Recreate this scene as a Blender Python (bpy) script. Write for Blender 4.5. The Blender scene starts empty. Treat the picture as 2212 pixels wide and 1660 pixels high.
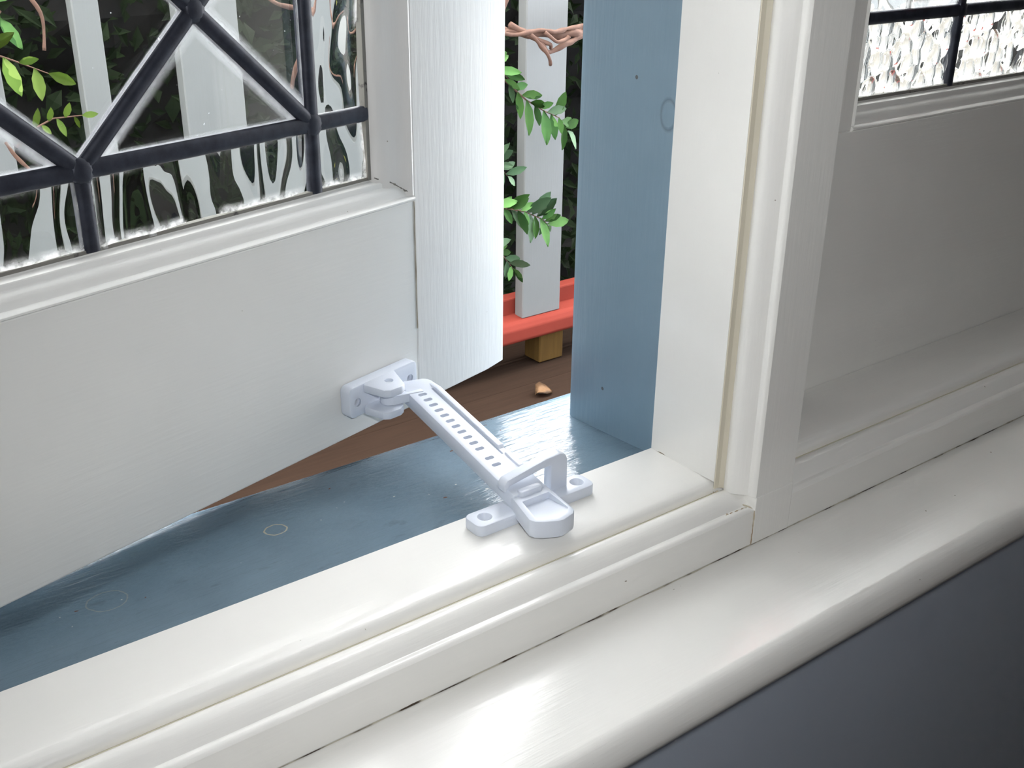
import bpy, bmesh, math, random
from mathutils import Vector, Matrix, noise
random.seed(7)
SC = bpy.context.scene
COL = SC.collection

# ------------------------------------------------------------------ camera
CAM = Vector((-.411, -.406, .300))
R_ = Vector((0.79912766, -0.60108360, 0.00966887))
U_ = Vector((0.24157736, 0.33581668, 0.91042163))
F_ = Vector((0.55048648, 0.72520732, -0.41356859))
cd = bpy.data.cameras.new('camera')
cd.sensor_fit = 'HORIZONTAL'; cd.sensor_width = 36.0
cd.lens = 36.0 * 2376.95 / 2212.0
cd.clip_start = .01; cd.clip_end = 200
cam = bpy.data.objects.new('camera', cd); COL.objects.link(cam)
cam.matrix_world = Matrix(((R_.x, U_.x, -F_.x, CAM.x), (R_.y, U_.y, -F_.y, CAM.y), (R_.z, U_.z, -F_.z, CAM.z), (0, 0, 0, 1)))
SC.camera = cam

# ------------------------------------------------------------------ world (bright overcast sky)
SKY = 8.2
w = bpy.data.worlds.new('overcast_sky'); SC.world = w; w.use_nodes = True
bg = w.node_tree.nodes['Background']
bg.inputs[0].default_value = (.985, .985, 1.0, 1); bg.inputs[1].default_value = SKY

# ------------------------------------------------------------------ the camera's own flash
FLASH = 3.7
ld = bpy.data.lights.new('camera_flash', 'SPOT'); ld.energy = FLASH; ld.color = (.97, .985, 1.0); ld.shadow_soft_size = .012
ld.spot_size = math.radians(120); ld.spot_blend = 1.0
lo = bpy.data.objects.new('camera_flash', ld); COL.objects.link(lo)
lo.location = CAM + R_ * .035 + U_ * .03
lo.rotation_euler = (F_ + R_ * .12).to_track_quat('-Z', 'Y').to_euler()

SC.view_settings.view_transform = 'Standard'
SC.view_settings.look = 'None'
SC.view_settings.exposure = 0.78
SC.view_settings.gamma = 1.0
SC.view_settings.use_curve_mapping = False
SC.cycles.use_denoising = True
SC.cycles.max_bounces = 12
SC.cycles.transparent_max_bounces = 16
SC.cycles.sample_clamp_indirect = 6.0

# ------------------------------------------------------------------ materials
def lin(r, g, b):
    f = lambda c: (c / 255 / 12.92) if c / 255 <= .04045 else ((c / 255 + .055) / 1.055) ** 2.4
    return (f(r), f(g), f(b), 1)

def new_mat(name):
    m = bpy.data.materials.new(name); m.use_nodes = True
    nt = m.node_tree
    return m, nt, nt.nodes['Principled BSDF']

def N(nt, t, **kw):
    n = nt.nodes.new(t)
    for k, v in kw.items():
        if k.startswith('_'): n.inputs[k[1:].replace('_', ' ')].default_value = v
        else: setattr(n, k, v)
    return n

def coords(nt, scale=(1, 1, 1), kind='Object'):
    tc = N(nt, 'ShaderNodeTexCoord'); mp = N(nt, 'ShaderNodeMapping')
    mp.inputs['Scale'].default_value = scale
    nt.links.new(tc.outputs[kind], mp.inputs[0])
    return mp.outputs[0]

def noise_tex(nt, vec, scale, detail=4, rough=.55):
    n = N(nt, 'ShaderNodeTexNoise'); n.inputs['Scale'].default_value = scale
    n.inputs['Detail'].default_value = detail; n.inputs['Roughness'].default_value = rough
    nt.links.new(vec, n.inputs['Vector']); return n.outputs['Fac']

def ramp(nt, fac, stops):
    r = N(nt, 'ShaderNodeValToRGB'); e = r.color_ramp.elements
    while len(e) < len(stops): e.new(.5)
    for el, (p, c) in zip(e, stops): el.position = p; el.color = c
    nt.links.new(fac, r.inputs[0]); return r.outputs[0]

def mixc(nt, fac, a, b, mode='MIX'):
    m = N(nt, 'ShaderNodeMix', data_type='RGBA', blend_type=mode)
    for i, v in ((6, a), (7, b)):
        if isinstance(v, tuple): m.inputs[i].default_value = v
        else: nt.links.new(v, m.inputs[i])
    if isinstance(fac, float): m.inputs[0].default_value = fac
    else: nt.links.new(fac, m.inputs[0])
    return m.outputs[2]

def bump(nt, bs, h, strength, dist):
    b = N(nt, 'ShaderNodeBump'); b.inputs['Strength'].default_value = strength; b.inputs['Distance'].default_value = dist
    nt.links.new(h, b.inputs['Height']); nt.links.new(b.outputs[0], bs.inputs['Normal']); return b

def mathn(nt, op, a, b=None):
    m = N(nt, 'ShaderNodeMath', operation=op)
    for i, v in enumerate((a, b)):
        if v is None: continue
        if isinstance(v, (int, float)): m.inputs[i].default_value = v
        else: nt.links.new(v, m.inputs[i])
    return m.outputs[0]

def paint(name, col, rough=.22, grain=(4, 60, 60), bstr=.25, speck=True, var=.05, bdist=.0006, spec=.5):
    """enamel house paint with brush strokes along one axis, faint blotches and a few specks"""
    m, nt, bs = new_mat(name)
    v = coords(nt, grain); n1 = noise_tex(nt, v, 8, 3)
    v2 = coords(nt); n2 = noise_tex(nt, v2, 14, 3)
    c = mixc(nt, n2, tuple(x * (1 - var) for x in col[:3]) + (1,), tuple(min(1, x * (1 + var)) for x in col[:3]) + (1,))
    if speck:
        n3 = noise_tex(nt, v2, 260, 1)
        s = ramp(nt, n3, [(.82, (0, 0, 0, 1)), (.84, (.8, .8, .8, 1))])
        c = mixc(nt, s, c, lin(140, 130, 112))
    nt.links.new(c, bs.inputs['Base Color'])
    bs.inputs['Roughness'].default_value = rough
    bs.inputs['Specular IOR Level'].default_value = spec
    bump(nt, bs, n1, bstr, bdist)
    return m

M = {}
WHITE = (.87, .858, .82, 1)
M['white_x'] = paint('white_enamel_along_x', WHITE, grain=(3, 45, 45))
M['white_z'] = paint('white_enamel_along_z', WHITE, grain=(45, 45, 3))
M['sash_x'] = paint('sash_enamel_along_x', (.765, .765, .74, 1), rough=.33, grain=(4, 50, 50))
M['sash_z'] = paint('sash_enamel_along_z', (.72, .71, .69, 1), rough=.33, grain=(50, 50, 4))
M['caulk'] = paint('yellowed_caulk', lin(212, 205, 186), rough=.7, grain=(20, 20, 20), var=.12)
M['wall_in'] = paint('slate_blue_wall_paint', lin(180, 190, 204), rough=.75, grain=(20, 20, 20), bstr=.1, speck=False, var=.03)
M['ceil'] = paint('ceiling_paint', (.78, .77, .74, 1), rough=.8, grain=(10, 10, 10), speck=False)
M['room_wall'] = paint('room_wall_paint', (.78, .77, .74, 1), rough=.8, grain=(10, 10, 10), speck=False)
M['sky_block'] = paint('sky_block_paint', (.22, .25, .28, 1), rough=.7, grain=(10, 10, 10), speck=False)  # dark colour of the added, unseen sky-blocking wall and eave
M['picket'] = paint('picket_paint', lin(124, 125, 122), rough=.55, grain=(40, 40, 4), var=.06)
M['rail_red'] = paint('red_oxide_rail_paint', lin(134, 56, 44), rough=.75, grain=(4, 40, 40), var=.10, spec=.12)
M['plastic'] = None

def slate_mat():
    m, nt, bs = new_mat('slate_blue_exterior_enamel')
    v = coords(nt, (5, 60, 60)); n1 = noise_tex(nt, v, 7, 4)
    o = coords(nt); n2 = noise_tex(nt, o, 26, 5)
    c = mixc(nt, n2, lin(88, 108, 122), lin(112, 133, 147))
    n4 = noise_tex(nt, coords(nt, (1, 2.2, 2.2)), 60, 4)
    c = mixc(nt, ramp(nt, n4, [(.64, (0, 0, 0, 1)), (.78, (.5, .5, .5, 1))]), c, lin(78, 92, 100))
    n5 = noise_tex(nt, o, 210, 1)
    c = mixc(nt, ramp(nt, n5, [(.79, (0, 0, 0, 1)), (.81, (1, 1, 1, 1))]), c, lin(178, 182, 176))
    n6 = noise_tex(nt, coords(nt, (1, 1.3, 1)), 150, 1)
    c = mixc(nt, ramp(nt, n6, [(.78, (0, 0, 0, 1)), (.80, (1, 1, 1, 1))]), c, lin(96, 72, 60))
    # dried water rings
    sep = N(nt, 'ShaderNodeSeparateXYZ'); nt.links.new(o, sep.inputs[0])
    wob = mathn(nt, 'MULTIPLY', mathn(nt, 'SUBTRACT', noise_tex(nt, o, 170, 2), .5), .0022)
    for (cx, cy, rx, ry, wd, lo_) in ((-.2117, .0590, .0058, .0054, .00048, .9), (-.3035, .0470, .0092, .0085, .0004, .3)):
        dx = mathn(nt, 'DIVIDE', mathn(nt, 'SUBTRACT', sep.outputs[0], cx), rx)
        dy = mathn(nt, 'DIVIDE', mathn(nt, 'SUBTRACT', sep.outputs[1], cy), ry)
        r = mathn(nt, 'SQRT', mathn(nt, 'ADD', mathn(nt, 'MULTIPLY', dx, dx), mathn(nt, 'MULTIPLY', dy, dy)))
        d = mathn(nt, 'ABSOLUTE', mathn(nt, 'ADD', mathn(nt, 'MULTIPLY', mathn(nt, 'SUBTRACT', r, 1.0), rx), wob))
        k = mathn(nt, 'MULTIPLY', mathn(nt, 'LESS_THAN', d, wd), lo_)
        c = mixc(nt, k, c, lin(170, 165, 145))
    nt.links.new(c, bs.inputs['Base Color'])
    rg = ramp(nt, n2, [(.3, (.10, .10, .10, 1)), (.7, (.22, .22, .22, 1))])
    nt.links.new(rg, bs.inputs['Roughness'])
    n7 = noise_tex(nt, coords(nt, (1.6, 4, 4)), 55, 4)
    bump(nt, bs, mathn(nt, 'ADD', n1, mathn(nt, 'MULTIPLY', n7, 1.2)), .45, .0011)
    return m
M['slate'] = slate_mat()

def slate_jamb():
    m, nt, bs = new_mat('slate_blue_jamb_enamel')
    v = coords(nt, (60, 60, 4)); n1 = noise_tex(nt, v, 7, 4)
    o = coords(nt); n2 = noise_tex(nt, o, 16, 4)
    c = mixc(nt, n2, lin(112, 136, 152), lin(128, 152, 168))
    sep = N(nt, 'ShaderNodeSeparateXYZ'); nt.links.new(o, sep.inputs[0])
    # a knot in the wood under the paint
    dy = mathn(nt, 'DIVIDE', mathn(nt, 'SUBTRACT', sep.outputs[1], .0048), .0056)
    dz = mathn(nt, 'DIVIDE', mathn(nt, 'SUBTRACT', sep.outputs[2], .1920), .0078)
    r = mathn(nt, 'SQRT', mathn(nt, 'ADD', mathn(nt, 'MULTIPLY', dy, dy), mathn(nt, 'MULTIPLY', dz, dz)))
    ring = ramp(nt, mathn(nt, 'ABSOLUTE', mathn(nt, 'SUBTRACT', r, 1.0)), [(0, (1, 1, 1, 1)), (.22, (0, 0, 0, 1))])
    c = mixc(nt, mathn(nt, 'MULTIPLY', ring, .55), c, lin(72, 88, 100))
    for (py, pz) in ((.0451, .0214), (.030, .208)):
        a = mathn(nt, 'SUBTRACT', sep.outputs[1], py); b2 = mathn(nt, 'SUBTRACT', sep.outputs[2], pz)
        rr = mathn(nt, 'SQRT', mathn(nt, 'ADD', mathn(nt, 'MULTIPLY', a, a), mathn(nt, 'MULTIPLY', b2, b2)))
        c = mixc(nt, mathn(nt, 'LESS_THAN', rr, .0011), c, lin(84, 88, 90))
    nt.links.new(c, bs.inputs['Base Color'])
    bs.inputs['Roughness'].default_value = .34
    h = mathn(nt, 'SUBTRACT', n1, mathn(nt, 'MULTIPLY', ring, 1.5))
    bump(nt, bs, h, .3, .0008)
    return m
M['slate_jamb'] = slate_jamb()

def joint_mat(name, dark, light, sc, lo_, hi_):
    m, nt, bs = new_mat(name)
    n = noise_tex(nt, coords(nt), sc, 3)
    nt.links.new(ramp(nt, n, [(lo_, light), (hi_, dark)]), bs.inputs['Base Color'])
    bs.inputs['Roughness'].default_value = .8
    return m
M['crack'] = joint_mat('dirty_sill_joint', lin(70, 58, 46), lin(196, 190, 174), 55, .48, .60)
M['hairline'] = joint_mat('hairline_joint', lin(120, 108, 88), lin(176, 172, 160), 40, .35, .6)
M['grime'] = joint_mat('black_putty_line', lin(34, 32, 34), lin(120, 118, 112), 160, .62, .74)

def plastic_mat():
    m, nt, bs = new_mat('white_plastic')
    bs.inputs['Base Color'].default_value = (.70, .745, .83, 1)
    bs.inputs['Roughness'].default_value = .36
    bs.inputs['Subsurface Weight'].default_value = .08
    bs.inputs['Subsurface Radius'].default_value = (.004, .004, .005)
    bs.inputs['Subsurface Scale'].default_value = .5
    bump(nt, bs, noise_tex(nt, coords(nt), 900, 2), .05, .0002)
    return m
M['plastic'] = plastic_mat()

def lead_mat():
    m, nt, bs = new_mat('dark_lead_came')
    n = noise_tex(nt, coords(nt), 120, 4)
    nt.links.new(ramp(nt, n, [(.3, lin(30, 33, 44)), (.75, lin(54, 58, 70))]), bs.inputs['Base Color'])
    bs.inputs['Metallic'].default_value = .35; bs.inputs['Roughness'].default_value = .5
    bump(nt, bs, n, .25, .0008)
    return m
M['lead'] = lead_mat()

def glass_clear():
    m, nt, bs = new_mat('clear_window_glass'); nt.nodes.remove(bs)
    out = nt.nodes['Material Output']
    tr = N(nt, 'ShaderNodeBsdfTransparent'); tr.inputs[0].default_value = (.965, .975, .97, 1)
    gl = N(nt, 'ShaderNodeBsdfGlossy'); gl.inputs['Roughness'].default_value = .02
    fr = N(nt, 'ShaderNodeFresnel'); fr.inputs[0].default_value = 1.45
    mx = N(nt, 'ShaderNodeMixShader')
    nt.links.new(fr.outputs[0], mx.inputs[0]); nt.links.new(tr.outputs[0], mx.inputs[1]); nt.links.new(gl.outputs[0], mx.inputs[2])
    # chalky residue of putty along the edge of each pane (mesh attribute) and a few specks
    at = N(nt, 'ShaderNodeAttribute'); at.attribute_name = 'edge_dirt'
    o = coords(nt)
    nz = noise_tex(nt, o, 220, 4)
    d = mathn(nt, 'MULTIPLY', at.outputs['Fac'], ramp(nt, nz, [(.3, (.7, .7, .7, 1)), (.7, (1, 1, 1, 1))]))
    sp = ramp(nt, noise_tex(nt, o, 420, 1), [(.81, (0, 0, 0, 1)), (.83, (.5, .5, .5, 1))])
    d = mathn(nt, 'MINIMUM', mathn(nt, 'ADD', d, sp), .85)
    df = N(nt, 'ShaderNodeBsdfDiffuse'); df.inputs[0].default_value = (.82, .85, .88, 1)
    tl = N(nt, 'ShaderNodeBsdfTranslucent'); tl.inputs[0].default_value = (.82, .85, .88, 1)
    ad = N(nt, 'ShaderNodeMixShader'); ad.inputs[0].default_value = .5
    nt.links.new(df.outputs[0], ad.inputs[1]); nt.links.new(tl.outputs[0], ad.inputs[2])
    m2 = N(nt, 'ShaderNodeMixShader')
    nt.links.new(d, m2.inputs[0]); nt.links.new(mx.outputs[0], m2.inputs[1]); nt.links.new(ad.outputs[0], m2.inputs[2])
    nt.links.new(m2.outputs[0], out.inputs[0])
    return m
M['glass'] = glass_clear()

def glass_textured(name, tint=(.97, .98, .97, 1), bscale=0, bs_=0, milk=0.0):
    m, nt, bs = new_mat(name); nt.nodes.remove(bs)
    out = nt.nodes['Material Output']
    g = N(nt, 'ShaderNodeBsdfGlass'); g.inputs['Color'].default_value = tint
    g.inputs['Roughness'].default_value = 0.0; g.inputs['IOR'].default_value = 1.47
    at = N(nt, 'ShaderNodeAttribute'); at.attribute_name = 'edge_dirt'
    nz = noise_tex(nt, coords(nt), 200, 4)
    d = mathn(nt, 'MULTIPLY', at.outputs['Fac'], ramp(nt, nz, [(.35, (.2, .2, .2, 1)), (.65, (1, 1, 1, 1))]))
    d = mathn(nt, 'MINIMUM', mathn(nt, 'ADD', d, milk), .85)
    tl = N(nt, 'ShaderNodeBsdfTranslucent'); tl.inputs[0].default_value = (.85, .86, .86, 1)
    df = N(nt, 'ShaderNodeBsdfDiffuse'); df.inputs[0].default_value = (.85, .86, .86, 1)
    ad = N(nt, 'ShaderNodeMixShader'); ad.inputs[0].default_value = .5
    nt.links.new(df.outputs[0], ad.inputs[1]); nt.links.new(tl.outputs[0], ad.inputs[2])
    mx = N(nt, 'ShaderNodeMixShader')
    nt.links.new(d, mx.inputs[0]); nt.links.new(g.outputs[0], mx.inputs[1]); nt.links.new(ad.outputs[0], mx.inputs[2])
    nt.links.new(mx.outputs[0], out.inputs[0])
    return m
M['glass_ripple'] = glass_textured('rippled_glass')
M['glass_hammer'] = glass_textured('hammered_glass', milk=.012)
M['glass_red'] = glass_textured('red_outdoor_tint_glass', tint=(.75, .10, .07, 1))  # tint stands in for something red seen outdoors

def wood_mat(name, a, b, grain=(2, 30, 30), rough=.6, spec=.5):
    m, nt, bs = new_mat(name)
    n = noise_tex(nt, coords(nt, grain), 5, 5)
    nt.links.new(mixc(nt, n, a, b), bs.inputs['Base Color']); bs.inputs['Roughness'].default_value = rough; bs.inputs['Specular IOR Level'].default_value = spec
    bump(nt, bs, n, .3, .002)
    return m
M['deck'] = wood_mat('brown_deck_timber', lin(38, 27, 20), lin(56, 42, 32), rough=.9, spec=.08)
M['post'] = wood_mat('weathered_post_timber', lin(70, 50, 24), lin(100, 76, 38), (30, 30, 2), .9, .1)
M['bark'] = wood_mat('vine_bark', lin(72, 48, 38), lin(124, 92, 74), (20, 20, 20), .8)
M['floor'] = wood_mat('floor_boards', lin(96, 68, 46), lin(130, 94, 64))

def leaf_mat(name, a, b, trans=.35, spec=.4):
    m, nt, bs = new_mat(name)
    oi = N(nt, 'ShaderNodeObjectInfo')
    n = noise_tex(nt, coords(nt), 30, 2)
    f = mathn(nt, 'FRACT', mathn(nt, 'ADD', n, oi.outputs['Random']))
    c = mixc(nt, f, a, b)
    nt.links.new(c, bs.inputs['Base Color']); bs.inputs['Roughness'].default_value = .6; bs.inputs['Specular IOR Level'].default_value = spec
    tl = N(nt, 'ShaderNodeBsdfTranslucent'); nt.links.new(c, tl.inputs[0])
    mx = N(nt, 'ShaderNodeMixShader'); mx.inputs[0].default_value = trans
    out = nt.nodes['Material Output']
    nt.links.new(bs.outputs[0], mx.inputs[1]); nt.links.new(tl.outputs[0], mx.inputs[2]); nt.links.new(mx.outputs[0], out.inputs[0])
    return m
M['leaf'] = leaf_mat('vine_leaf', lin(62, 108, 48), lin(112, 158, 84))
M['leaf_pale'] = leaf_mat('pale_vine_leaf', lin(96, 134, 96), lin(146, 174, 138))
M['leaf_lime'] = leaf_mat('lime_leaf', lin(104, 136, 48), lin(146, 170, 84))
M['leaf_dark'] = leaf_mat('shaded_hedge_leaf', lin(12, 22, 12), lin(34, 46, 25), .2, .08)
M['leaf_bright'] = leaf_mat('sunlit_hedge_leaf', lin(150, 170, 60), lin(214, 196, 110), .5)  # sunlight on scattered leaves, put into their yellow colour
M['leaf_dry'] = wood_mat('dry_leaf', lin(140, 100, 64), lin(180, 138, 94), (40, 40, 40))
M['core'] = wood_mat('hedge_inner_shade', lin(6, 7, 5), lin(18, 15, 10), (14, 14, 14), .9)  # near-black colour paints in the shade between the hedge leaves
def ground_mat():
    m, nt, bs = new_mat('pale_sandy_ground')
    n = noise_tex(nt, coords(nt), 2.2, 5)
    nt.links.new(ramp(nt, n, [(.36, (.015, .015, .013, 1)), (.46, (.055, .045, .026, 1)), (.54, (.022, .022, .021, 1)), (.64, (.08, .075, .066, 1))]), bs.inputs['Base Color'])
    bs.inputs['Roughness'].default_value = .9
    return m
M['ground'] = ground_mat()

# ------------------------------------------------------------------ mesh helpers
def link(o, parent=None):
    COL.objects.link(o)
    if parent is not None:
        o.parent = parent
    return o

def to_obj(name, bm, mat, parent=None, offset=None, smooth=False):
    me = bpy.data.meshes.new(name)
    bmesh.ops.recalc_face_normals(bm, faces=bm.faces)
    bm.to_mesh(me); bm.free()
    if mat: me.materials.append(mat)
    if smooth:
        for p in me.polygons: p.use_smooth = True
    o = bpy.data.objects.new(name, me)
    link(o, parent)
    if offset is not None: o.location = offset
    elif parent is not None and tuple(parent.rotation_euler) == (0, 0, 0): o.location = -parent.location
    return o

def tag(o, label, cat, group=None, kind=None):
    o['label'] = label; o['category'] = cat
    if group: o['group'] = group
    if kind: o['kind'] = kind
    return o

def empty(name, loc=(0, 0, 0), rz=0):
    o = bpy.data.objects.new(name, None); o.empty_display_size = .05
    o.location = loc; o.rotation_euler = (0, 0, rz)
    COL.objects.link(o); return o

def add_box(bm, x0, x1, y0, y1, z0, z1, bev=0, seg=2):
    r = bmesh.ops.create_cube(bm, size=1)
    vs = r['verts']
    for v in vs:
        v.co = Vector((x0 if v.co.x < 0 else x1, y0 if v.co.y < 0 else y1, z0 if v.co.z < 0 else z1))
    if bev:
        es = list({e for v in vs for e in v.link_edges})
        bmesh.ops.bevel(bm, geom=es, offset=bev, segments=seg, profile=.5, affect='EDGES')
    return vs

def box(name, x0, x1, y0, y1, z0, z1, mat, parent=None, bev=0, seg=2):
    bm = bmesh.new(); add_box(bm, x0, x1, y0, y1, z0, z1, bev, seg)
    return to_obj(name, bm, mat, parent)

def add_extrude(bm, prof, place, a, b, bev=0, seg=2, caps=True):
    """prof: list of 2D points (closed), place(u,v,t)->Vector, extruded t=a..b"""
    va = [bm.verts.new(place(u, v, a)) for u, v in prof]
    vb = [bm.verts.new(place(u, v, b)) for u, v in prof]
    n = len(prof); fs = []
    for i in range(n):
        fs.append(bm.faces.new((va[i], va[(i + 1) % n], vb[(i + 1) % n], vb[i])))
    if caps:
        fs.append(bm.faces.new(va[::-1])); fs.append(bm.faces.new(vb))
    if bev:
        bmesh.ops.recalc_face_normals(bm, faces=fs)
        es = [e for e in {e for f in fs for e in f.edges} if e.calc_face_angle(0) > .5]
        bmesh.ops.bevel(bm, geom=es, offset=bev, segments=seg, profile=.5, affect='EDGES')

def extrude(name, prof, place, a, b, mat, parent=None, bev=0, seg=2, smooth=False):
    bm = bmesh.new(); add_extrude(bm, prof, place, a, b, bev, seg)
    o = to_obj(name, bm, mat, parent)
    if smooth: smooth_by_angle(o)
    return o

def smooth_by_angle(o, ang=35):
    me = o.data
    bm = bmesh.new(); bm.from_mesh(me)
    for f in bm.faces: f.smooth = True
    for e in bm.edges: e.smooth = e.calc_face_angle(0) < math.radians(ang)
    bm.to_mesh(me); bm.free()

def alongX(y, z, t): return Vector((t, y, z))      # profile (y,z) swept along X
def alongZ(x, y, t): return Vector((x, y, t))      # profile (x,y) swept along Z
def alongY(x, z, t): return Vector((x, t, z))      # profile (x,z) swept along Y

def arc(cx, cy, r, a0, a1, n, ry=None):
    ry = ry or r
    return [(cx + r * math.cos(math.radians(a0 + (a1 - a0) * i / n)), cy + ry * math.sin(math.radians(a0 + (a1 - a0) * i / n))) for i in range(n + 1)]

def boolean(o, cut_bm):
    me = bpy.data.meshes.new('cutter'); bmesh.ops.recalc_face_normals(cut_bm, faces=cut_bm.faces)
    cut_bm.to_mesh(me); cut_bm.free()
    c = bpy.data.objects.new('cutter', me); COL.objects.link(c)
    c.matrix_world = o.matrix_world if o.parent is None else Matrix.Translation(o.location) if False else Matrix()
    keep_loc, keep_par = o.location.copy(), o.parent
    o.parent = None; o.location = (0, 0, 0)
    md = o.modifiers.new('cut', 'BOOLEAN'); md.operation = 'DIFFERENCE'; md.object = c; md.solver = 'EXACT'
    bpy.context.view_layer.update()
    dg = bpy.context.evaluated_depsgraph_get()
    nm = bpy.data.meshes.new_from_object(o.evaluated_get(dg))
    o.modifiers.clear(); old = o.data; name = old.name; o.data = nm
    bpy.data.meshes.remove(old); nm.name = name
    bpy.data.objects.remove(c); bpy.data.meshes.remove(me)
    o.parent = keep_par; o.location = keep_loc
    return o

def add_tube(bm, pts, rad, seg=6):
    rings = []
    for i, p in enumerate(pts):
        p = Vector(p)
        d = (Vector(pts[min(i + 1, len(pts) - 1)]) - Vector(pts[max(i - 1, 0)])).normalized()
        s = d.cross(Vector((.31, .2, .93))).normalized(); u = s.cross(d)
        r = rad[i] if isinstance(rad, (list, tuple)) else rad
        rings.append([bm.verts.new(p + (s * math.cos(a) + u * math.sin(a)) * r) for a in [2 * math.pi * k / seg for k in range(seg)]])
    for a, b in zip(rings, rings[1:]):
        for k in range(seg): bm.faces.new((a[k], a[(k + 1) % seg], b[(k + 1) % seg], b[k]))
    bm.faces.new(rings[0][::-1]); bm.faces.new(rings[-1])

# ================================================================== ROOM SHELL
XL, XR, YB, ZF, ZC = -2.0, 2.2, -3.4, -.95, 1.75
WIN_X0, WIN_X1, WIN_Z1 = -.565, .72, 1.02           # rough opening of the pair of windows
bm = bmesh.new()
add_box(bm, XL, XR, -.100, .085, ZF, -.062)          # below the sill
add_box(bm, XL, WIN_X0, -.100, .085, -.062, ZC)
add_box(bm, WIN_X1, XR, -.100, .085, -.062, ZC)
add_box(bm, WIN_X0, WIN_X1, -.100, .085, WIN_Z1, ZC)
tag(to_obj('wall_front', bm, M['wall_in']), 'dark slate blue painted wall under the window sill', 'wall', kind='structure')
tag(box('wall_left', XL - .1, XL, YB, -.100, ZF, ZC, M['room_wall']), 'room wall to the left outside the view', 'wall', kind='structure')
tag(box('wall_right', XR, XR + .1, YB, -.100, ZF, ZC, M['room_wall']), 'room wall to the right outside the view', 'wall', kind='structure')
bm = bmesh.new()
add_box(bm, XL, XR, YB - .1, YB, ZF, ZC)
tag(to_obj('wall_back', bm, M['room_wall']), 'room wall behind the camera', 'wall', kind='structure')
tag(box('floor', XL, XR, YB, .085, ZF - .05, ZF, M['floor']), 'timber floor of the room below the window', 'floor', kind='structure')
tag(box('ceiling', XL, XR, YB, .085, ZC, ZC + .05, M['ceil']), 'pale ceiling of the room', 'ceiling', kind='structure')

bm = bmesh.new(); add_box(bm, -4.5, XL - .1, -.1, .085, -1.0, 1.75); add_box(bm, XR + .1, 4.5, -.1, .085, -1.0, 1.75)  # unseen wall ends added to keep side sky off the pickets
tag(to_obj('wall_sky_block', bm, M['sky_block']), 'added outer wall blocking sky from the sides, out of view', 'wall', kind='structure')
# ---- inner sill board with bullnose
ZS = -.0355
nose = [(-.068, ZS), (-.1335, ZS + .0003), (-.1362, ZS - .0004), (-.1382, ZS - .0020), (-.1398, ZS - .0045), (-.1412, ZS - .0085), (-.1420, ZS - .0130), (-.1418, ZS - .0165), (-.1402, ZS - .0205), (-.1370, ZS - .0232), (-.1320, ZS - .0245), (-.068, ZS - .0255)]
sill = empty('trim_1', (0, -.10, ZS))
tag(sill, 'glossy white painted inner window sill board with rounded front edge', 'window sill', kind='structure')
extrude('sill_board', nose, alongX, -.75, .90, M['white_x'], sill, smooth=True)

# ---- bottom rail of the frame: ledge, caulk groove, bead, fascia, joint
fr = empty('trim_2', (0, -.03, ZS))
tag(fr, 'white painted bottom rail of the window frame with moulded bead', 'window frame', kind='structure')
FX0, FX1 = -.565, .72
ledge = [(0, 0), (-.030, .0001), (-.040, -.0001), (-.0455, -.0009), (-.0485, -.0022), (-.0498, -.0042), (-.0500, -.0075), (-.0500, -.060), (0, -.060)]
extrude('ledge', ledge, alongX, FX0, FX1, M['white_x'], fr, smooth=True)
bead = [(-.0500, -.020), (-.0500, -.0072), (-.0515, -.0062), (-.0535, -.0048), (-.0560, -.0045), (-.0590, -.0055), (-.0620, -.0078), (-.0640, -.0098), (-.0652, -.0112), (-.0660, -.0114), (-.0672, -.0112), (-.0690, -.0118), (-.0700, -.0130), (-.0700, ZS + .0008), (-.0500, ZS + .0008)]
extrude('bead_moulding', bead, alongX, FX0, FX1, M['white_x'], fr, smooth=True)
extrude('caulking', [(-.0499, -.0075), (-.0499, -.0068), (-.0508, -.0064), (-.0518, -.0058), (-.0515, -.0075)], alongX, FX0, -.0005, M['caulk'], fr)
extrude('caulking', [(-.0499, -.0075), (-.0499, -.0068), (-.0508, -.0064), (-.0518, -.0058), (-.0515, -.0075)], alongX, .0565, FX1, M['caulk'], fr)
# wavering dirty joint between fascia and sill board
bm = bmesh.new(); prev = None
for i in range(331):
    x = FX0 + (FX1 - FX0) * i / 330
    h = .0003 + .0016 * max(0, noise.noise(Vector((x * 60, 0, 3)))) ; d = .0003 + .0018 * max(0, noise.noise(Vector((x * 45, 5, 3))))
    ring = [bm.verts.new((x, -.0699, ZS + .0001 + h)), bm.verts.new((x, -.0700 - d, ZS + .0003)), bm.verts.new((x, -.0699, ZS - .0004))]
    if prev:
        for k in range(3): bm.faces.new((prev[k], prev[(k + 1) % 3], ring[(k + 1) % 3], ring[k]))
    prev = ring
to_obj('joint_line', bm, M['crack'], fr)

# ---- outer sloping sill, slate blue
os_ = empty('trim_3', (0, .05, -.03))
tag(os_, 'slate blue painted outer window sill sloping outwards', 'window sill', kind='structure')
def zsl(y): return -.0042 - .066 * y
prof = [(.0002, zsl(0)), (.03, zsl(.03)), (.06, zsl(.06) + .0002), (.085, zsl(.085)), (.100, zsl(.100) - .0003), (.107, zsl(.107) - .0012), (.1110, zsl(.111) - .0032), (.1125, -.0180), (.1115, -.040), (.0002, -.058)]
extrude('sill_slope', prof, alongX, FX0, FX1, M['slate'], os_, smooth=True)

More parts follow.
